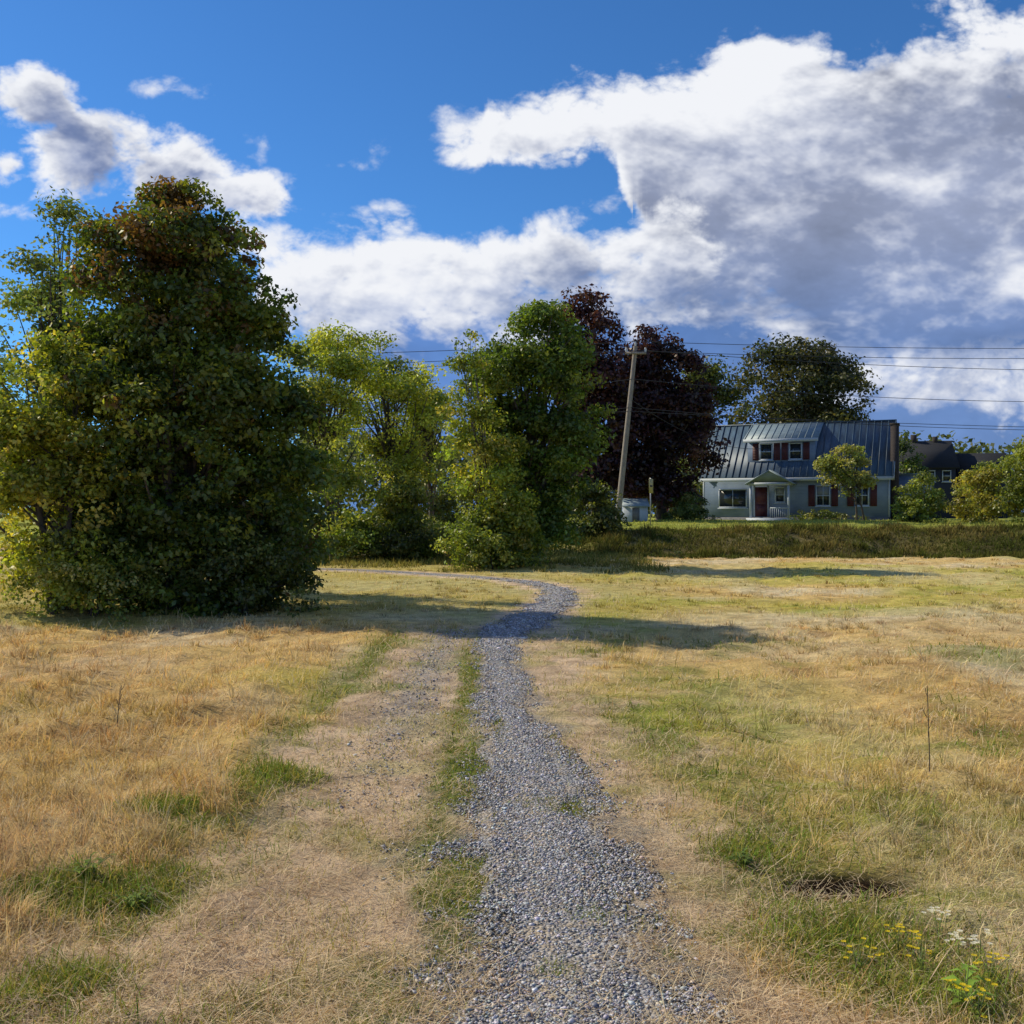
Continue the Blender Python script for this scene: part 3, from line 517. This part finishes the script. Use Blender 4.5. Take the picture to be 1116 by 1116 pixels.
A=Acc(); A.box(-.03,.03,-.02,.02,-.1,2.35); A.done('post',M_galv,e); A=Acc(); A.box(-.25,.25,-.035,-.022,1.6,2.3); A.done('plate',M_sign,e); A=Acc(); A.box(-.16,.16,-.040,-.0355,1.9,2.0); A.done('legend',M_wire,e)
# ---------------------------------------------------------------- foreground weeds & flowers
M_stem=simple('green_stem',(.16,.2,.06),.7)
def weed(name,x,y,h,nl,ll,col,fl=None,stems=5,spread=.5,nf=12,fs=.008):
    gz=float(H(np.array([x]),np.array([y]))[0]); e=empty(name,(x,y,gz)); A=Acc(); B=Acc(); FC=Acc()
    for s in range(stems):
        an=R.uniform(0,6.28); le=R.uniform(.1,1)*spread; hh=h*R.uniform(.6,1.1); t=np.linspace(0,1,7); p=np.stack([np.cos(an)*le*h*t**1.5,np.sin(an)*le*h*t**1.5,hh*t],1); A.add(*tube(p,.0028*(1-.6*t),5))
        for q in range(nl):
            tt=(q+.5)/nl; b0=np.array([np.interp(tt,t,p[:,k]) for k in range(3)]); la=q*2.4+an; l=ll*(1.15-.6*tt)*R.uniform(.8,1.2)
            d1=g(np.cos(la),np.sin(la),.55); d1/=np.linalg.norm(d1); sd=g(-np.sin(la),np.cos(la),0); m1=b0+d1*l*.5; tip=b0+g(np.cos(la),np.sin(la),.15)*l
            up=g(0,0,l*.06); V=[b0,m1+sd*l*.17+up,m1,m1-sd*l*.17+up,tip]; cc=g(*col)*R.uniform(.7,1.4)
            B.add(V,None,[(0,1,2),(0,2,3),(1,4,2),(2,4,3)],cc)
        if fl is not None:
            tip=p[-1]
            for q in range(nf):
                c0=tip+R.normal(0,.018,3)*g(1,1,.6)
                for w_ in range(6):
                    a1=w_/6*6.28; r_=fs; V=[c0,c0+g(np.cos(a1-.4)*r_,np.sin(a1-.4)*r_,.004),c0+g(np.cos(a1)*r_*1.3,np.sin(a1)*r_*1.3,.002),c0+g(np.cos(a1+.4)*r_,np.sin(a1+.4)*r_,.004)]
                    FC.add(V,[(0,1,2,3)],None,g(*fl)*R.uniform(.85,1.15))
    A.done('stems',M_stem,e); B.done('leaves',M_leaf,e)
    if fl is not None: FC.done('flowers',M_leaf,e)
def at(px,py): d=d_of(py); return (px-CX)/F*d,d
YF=(.85,.66,.03); WF=(.85,.83,.78)
for px,py in((980,1040),(1005,1060),(1045,1108),(1065,1125),(935,1060),(1080,1080)): x_,y_=at(px,py); weed('yellow_wildflower',x_,y_,.11,4,.035,(.22,.30,.05),YF,5,.6,2,.008)
for px,py in((1022,1030),(1045,1050),(1068,1060)): x_,y_=at(px,py); weed('white_wildflower',x_,y_,.13,4,.03,(.22,.30,.05),WF,2,.4,6,.008)
x_,y_=at(1052,1110); weed('milkweed_plant',x_,y_,.19,8,.09,(.28,.44,.07),None,2,.2)
x_,y_=at(805,945); weed('dock_weed',x_,y_,.08,7,.07,(.14,.20,.04),None,7,.9)
x_,y_=at(150,985); weed('dock_weed',x_,y_,.09,7,.06,(.18,.25,.04),None,10,1.3)
x_,y_=at(95,960); weed('dock_weed',x_,y_,.09,6,.06,(.18,.25,.04),None,9,1.3)
def stalk(px,py,h,lx):
    x_,y_=at(px,py); gz=float(H(np.array([x_]),np.array([y_]))[0]); e=empty('dry_stalk',(x_,y_,gz)); A=Acc(); t=np.linspace(0,1,9)
    p=np.stack([lx*h*t**1.5,0*t,h*t],1); A.add(*tube(p,.004*(1-.5*t),5))
    for q in range(5): s=p[3+q]; a1=R.uniform(0,6.28); A.add(*tube([s,s+g(np.cos(a1)*.02,0,.02),s+g(np.cos(a1)*.03,0,.05)],.002,4))
    A.done('stem',M_bark,e)
stalk(1013,850,.52,-.03); stalk(128,800,.3,.1)
# ---------------------------------------------------------------- sky: procedural cloud field computed over directions (azimuth, elevation)
CW,CHh=2400,900; AZ0,AZ1,EL0,EL1=-1.0,1.0,-.02,.72
az,el=np.meshgrid(np.linspace(AZ0,AZ1,CW,dtype=np.float32),np.linspace(EL0,EL1,CHh,dtype=np.float32))
PX=CX+F*np.tan(az); PY=HZ-F*np.tan(el)/np.cos(az)
px_=PX.copy(); py_=PY*1.5
wx=rfbm(px_,py_,190,201,3)-.5; wy=rfbm(px_,py_,190,231,3)-.5
qx=px_+wx*50; qy=py_+wy*50
n_big=rfbm(px_,py_,210,251,3)-.5
n_f=rfbm(qx,qy,120,271,8,.63)-.5
n_s=rfbm(qx,qy,120,271,6,.58)-.5
n_m=rfbm(px_,py_*1.25,150,331,6,.62)-.5
bil=0;a=1.;s=0
for k in range(6):
    c_,s_=math.cos(k*.9+.3),math.sin(k*.9+.3); v=vn(qx*c_-qy*s_,qx*s_+qy*c_,64/2.05**k,300+k); bil=bil+a*np.sqrt(np.abs(2*v-1)+.01); s+=a; a*=.56
bil=bil/s-.62
noise=n_big*1.8+n_f*4.9+bil*1.8
def edge(pts):
    p=np.array(pts,float); return np.interp(PX,p[:,0],p[:,1])
def layer(Dm,grey,white,tauk=.7,amp=1.,soft=.45,bright=0.,reach=1.,tex=1.):
    Dn=Dm+noise*amp; al=S(Dn,-.08,soft); dens=np.clip(Dn,0,1.7)
    tau=0
    for st,wt in((4,.8),(9,.9),(17,.9),(29,.9),(45,.9),(68,.9)):
        dy=int(st*.80*reach); dx_=int(st*.55*reach); tau=tau+np.roll(dens,(-dy,dx_),(0,1))*wt
    tau=tau/5.3
    lit=np.exp(-tau*tauk*3.0)*1.6
    h=n_s*2.4+bil*.6; rel=np.clip(h-np.roll(h,(-8,6),(0,1)),-.5,.5)
    lit=np.minimum(lit,1.0)+(rel*.36+n_s*1.1*tex+n_m*1.6*tex+n_big*.6*tex)*np.clip(.35+al*.65,0,1)+bright
    lit=np.clip(lit,0,1)[...,None]; lit=lit*lit*(3-2*lit)*.6+lit*.4
    g2=grey*(1+(n_m*.8+n_s*.4)[...,None])
    return al,np.clip(g2*(1-lit)+white*lit,0,.95)
def ell(px,py,rx,ry,k): return (1-np.sqrt(((PX-px)/rx)**2+((PY-py)/ry)**2))*k
white=np.array(lin((242,244,249)),np.float32)
lowf=S(PY,210,420)[...,None]
greyA=np.array(lin((152,163,192)),np.float32)*(1-lowf)+np.array(lin((108,140,196)),np.float32)*lowf
rgb=np.zeros((CHh,CW,3),np.float32)+greyA; A_=np.zeros((CHh,CW),np.float32)
def over(al,col):
    global rgb,A_
    na=al+A_*(1-al); w=(al/np.maximum(na,1e-4))[...,None]; rgb=rgb*(1-w)+col*w; A_=na
hz=S(PY+n_big*120,262,335)*S(PX,270,400)*.97
hc=np.array(lin((98,136,200)),np.float32)*(1-S(PX,650,950)[...,None]*.5)+np.array(lin((122,148,196)),np.float32)*S(PX,650,950)[...,None]*.5
over(hz,hc*(1+(n_big*.35+n_m*.7)[...,None]))
D=np.minimum((PY-edge([(860,440),(925,402),(960,380),(1000,360),(1060,343),(1116,336),(1300,330),(1600,380)]))/30,(458-PY)/24); D=np.where(PX<860,-3,D)
al,col=layer(np.clip(D,-3,1.0),np.array(lin((128,150,198)),np.float32),white,.34,.55,.9,.02,.5); over(al*.9,col)
tA=edge([(430,330),(450,222),(470,196),(500,166),(525,140),(532,108),(560,94),(600,84),(650,68),(720,56),(800,48),(870,40),(930,50),(965,45),(1000,25),(1060,8),(1116,-5),(1250,-60),(2500,-150)])
bA=edge([(430,196),(470,214),(540,196),(600,190),(650,182),(672,190),(690,260),(705,330),(760,390),(950,440),(1116,450),(2500,460)])
D=np.minimum((PY-tA)/52,(bA-PY)/np.where(PX<690,34,75)); D=np.where(PX<440,-3,D)
over(*layer(np.clip(D,-3,1.6),greyA,white,.43,.58,.6,0.02,1.,1.25))
tB=edge([(255,430),(272,340),(286,284),(340,262),(400,246),(455,236),(520,232),(580,222),(640,230),(695,208),(740,198),(800,222),(870,265),(940,320),(1050,400)])
D=np.minimum((PY-tB)/46,(375-PY)/90); D=np.where((PX<255)|(PX>1050),-3,D)-S(PX,700,980)*2.0
over(*layer(np.clip(D,-3,1.35),greyA*.97,white,.54,.60,.7,.03))
D=-3+0*PX
for q in((42,112,62,42,1.7),(95,165,92,60,2.0),(180,192,92,38,1.5),(262,208,62,22,1.1),(-60,140,60,30,1.2),(-250,240,160,60,1.4),(-480,80,170,60,1.4),(10,180,34,24,1.)): D=np.maximum(D,ell(*q))
over(*layer(np.clip(D,-3,1.5),np.array(lin((118,136,178)),np.float32),white,.60,.56,.55,0.,.75,.8))
D=-3+0*PX
for q in((168,95,52,16,.75),(12,232,22,10,.5),(286,160,26,22,.7),(310,194,40,19,.7),(378,180,56,16,.75),(408,172,20,26,.6),(412,226,44,14,.7),(280,262,46,12,.6),(235,180,24,14,.4),(540,140,40,12,.4)): D=np.maximum(D,ell(*q))
al,col=layer(D,np.array(lin((170,185,215)),np.float32),white,.3,.6,.8,.15,.4); over(al*.9,col)
A_*=1-S(el,.60,.72)*.6
img=bpy.data.images.new('cloud_field',CW,CHh,alpha=True,float_buffer=True); img.colorspace_settings.name='Non-Color'; img.alpha_mode='CHANNEL_PACKED'
buf=np.ones((CHh,CW,4),np.float32); buf[...,:3]=rgb; buf[...,3]=A_; img.pixels.foreach_set(buf.ravel()); img.update()
SUN=Vector((-.90,.436,0)).normalized(); EL=math.radians(37)
sc=bpy.context.scene; wd=bpy.data.worlds.new("World"); sc.world=wd; wd.use_nodes=True; nt=wd.node_tree; nt.nodes.clear(); L=nt.links.new
def M(op,a,b=None,c=None,clamp=False):
    n=nt.nodes.new('ShaderNodeMath'); n.operation=op; n.use_clamp=clamp
    for i,v in enumerate((a,b,c)):
        if v is None: continue
        if isinstance(v,(int,float)): n.inputs[i].default_value=v
        else: L(v,n.inputs[i])
    return n.outputs[0]
tc=nt.nodes.new('ShaderNodeTexCoord'); sp=nt.nodes.new('ShaderNodeSeparateXYZ'); L(tc.outputs['Generated'],sp.inputs[0])
azn=M('ARCTAN2',sp.outputs[0],sp.outputs[1]); eln=M('ARCSINE',sp.outputs[2])
cb=nt.nodes.new('ShaderNodeCombineXYZ'); L(M('DIVIDE',M('SUBTRACT',azn,AZ0),AZ1-AZ0),cb.inputs[0]); L(M('DIVIDE',M('SUBTRACT',eln,EL0),EL1-EL0),cb.inputs[1])
ti=nt.nodes.new('ShaderNodeTexImage'); ti.image=img; ti.extension='MIRROR'; ti.interpolation='Linear'; L(cb.outputs[0],ti.inputs['Vector'])
sky=nt.nodes.new('ShaderNodeTexSky'); sky.sky_type='NISHITA'; sky.sun_disc=False; sky.sun_elevation=EL; sky.sun_rotation=math.atan2(SUN.x,SUN.y)%(2*math.pi); sky.altitude=1200; sky.air_density=1.; sky.dust_density=.3; sky.ozone_density=3.
tint=nt.nodes.new('ShaderNodeVectorMath'); tint.operation='MULTIPLY'; L(sky.outputs[0],tint.inputs[0]); tint.inputs[1].default_value=(.46,.92,1.34)
scl=nt.nodes.new('ShaderNodeVectorMath'); scl.operation='MULTIPLY'; L(ti.outputs['Color'],scl.inputs[0]); scl.inputs[1].default_value=(10,10,10)
mx=nt.nodes.new('ShaderNodeMix'); mx.data_type='RGBA'; L(ti.outputs['Alpha'],mx.inputs[0]); L(tint.outputs[0],mx.inputs[6]); L(scl.outputs[0],mx.inputs[7])
bg=nt.nodes.new('ShaderNodeBackground'); bg.inputs['Strength'].default_value=.1; L(mx.outputs[2],bg.inputs['Color'])
ow=nt.nodes.new('ShaderNodeOutputWorld'); L(bg.outputs[0],ow.inputs['Surface'])
sl_=bpy.data.lights.new('sun','SUN'); sl_.energy=5.0; sl_.angle=math.radians(.5); sl_.color=(1,.89,.67)
so=bpy.data.objects.new('sun',sl_); sc.collection.objects.link(so)
sd=Vector((SUN.x*math.cos(EL),SUN.y*math.cos(EL),math.sin(EL))); so.rotation_euler=(-sd).to_track_quat('-Z','Y').to_euler(); so.location=sd*50
cam=bpy.data.cameras.new('camera'); cam.lens=36; cam.sensor_width=36; cam.clip_end=5000; cam.clip_start=.05
co=bpy.data.objects.new('camera',cam); sc.collection.objects.link(co); co.location=(0,0,CH+float(H(np.array([0.]),np.array([0.]))[0])); co.rotation_euler=(math.radians(90.1),0,0); sc.camera=co
sc.view_settings.view_transform='Standard'; sc.view_settings.look='None'; sc.view_settings.exposure=0
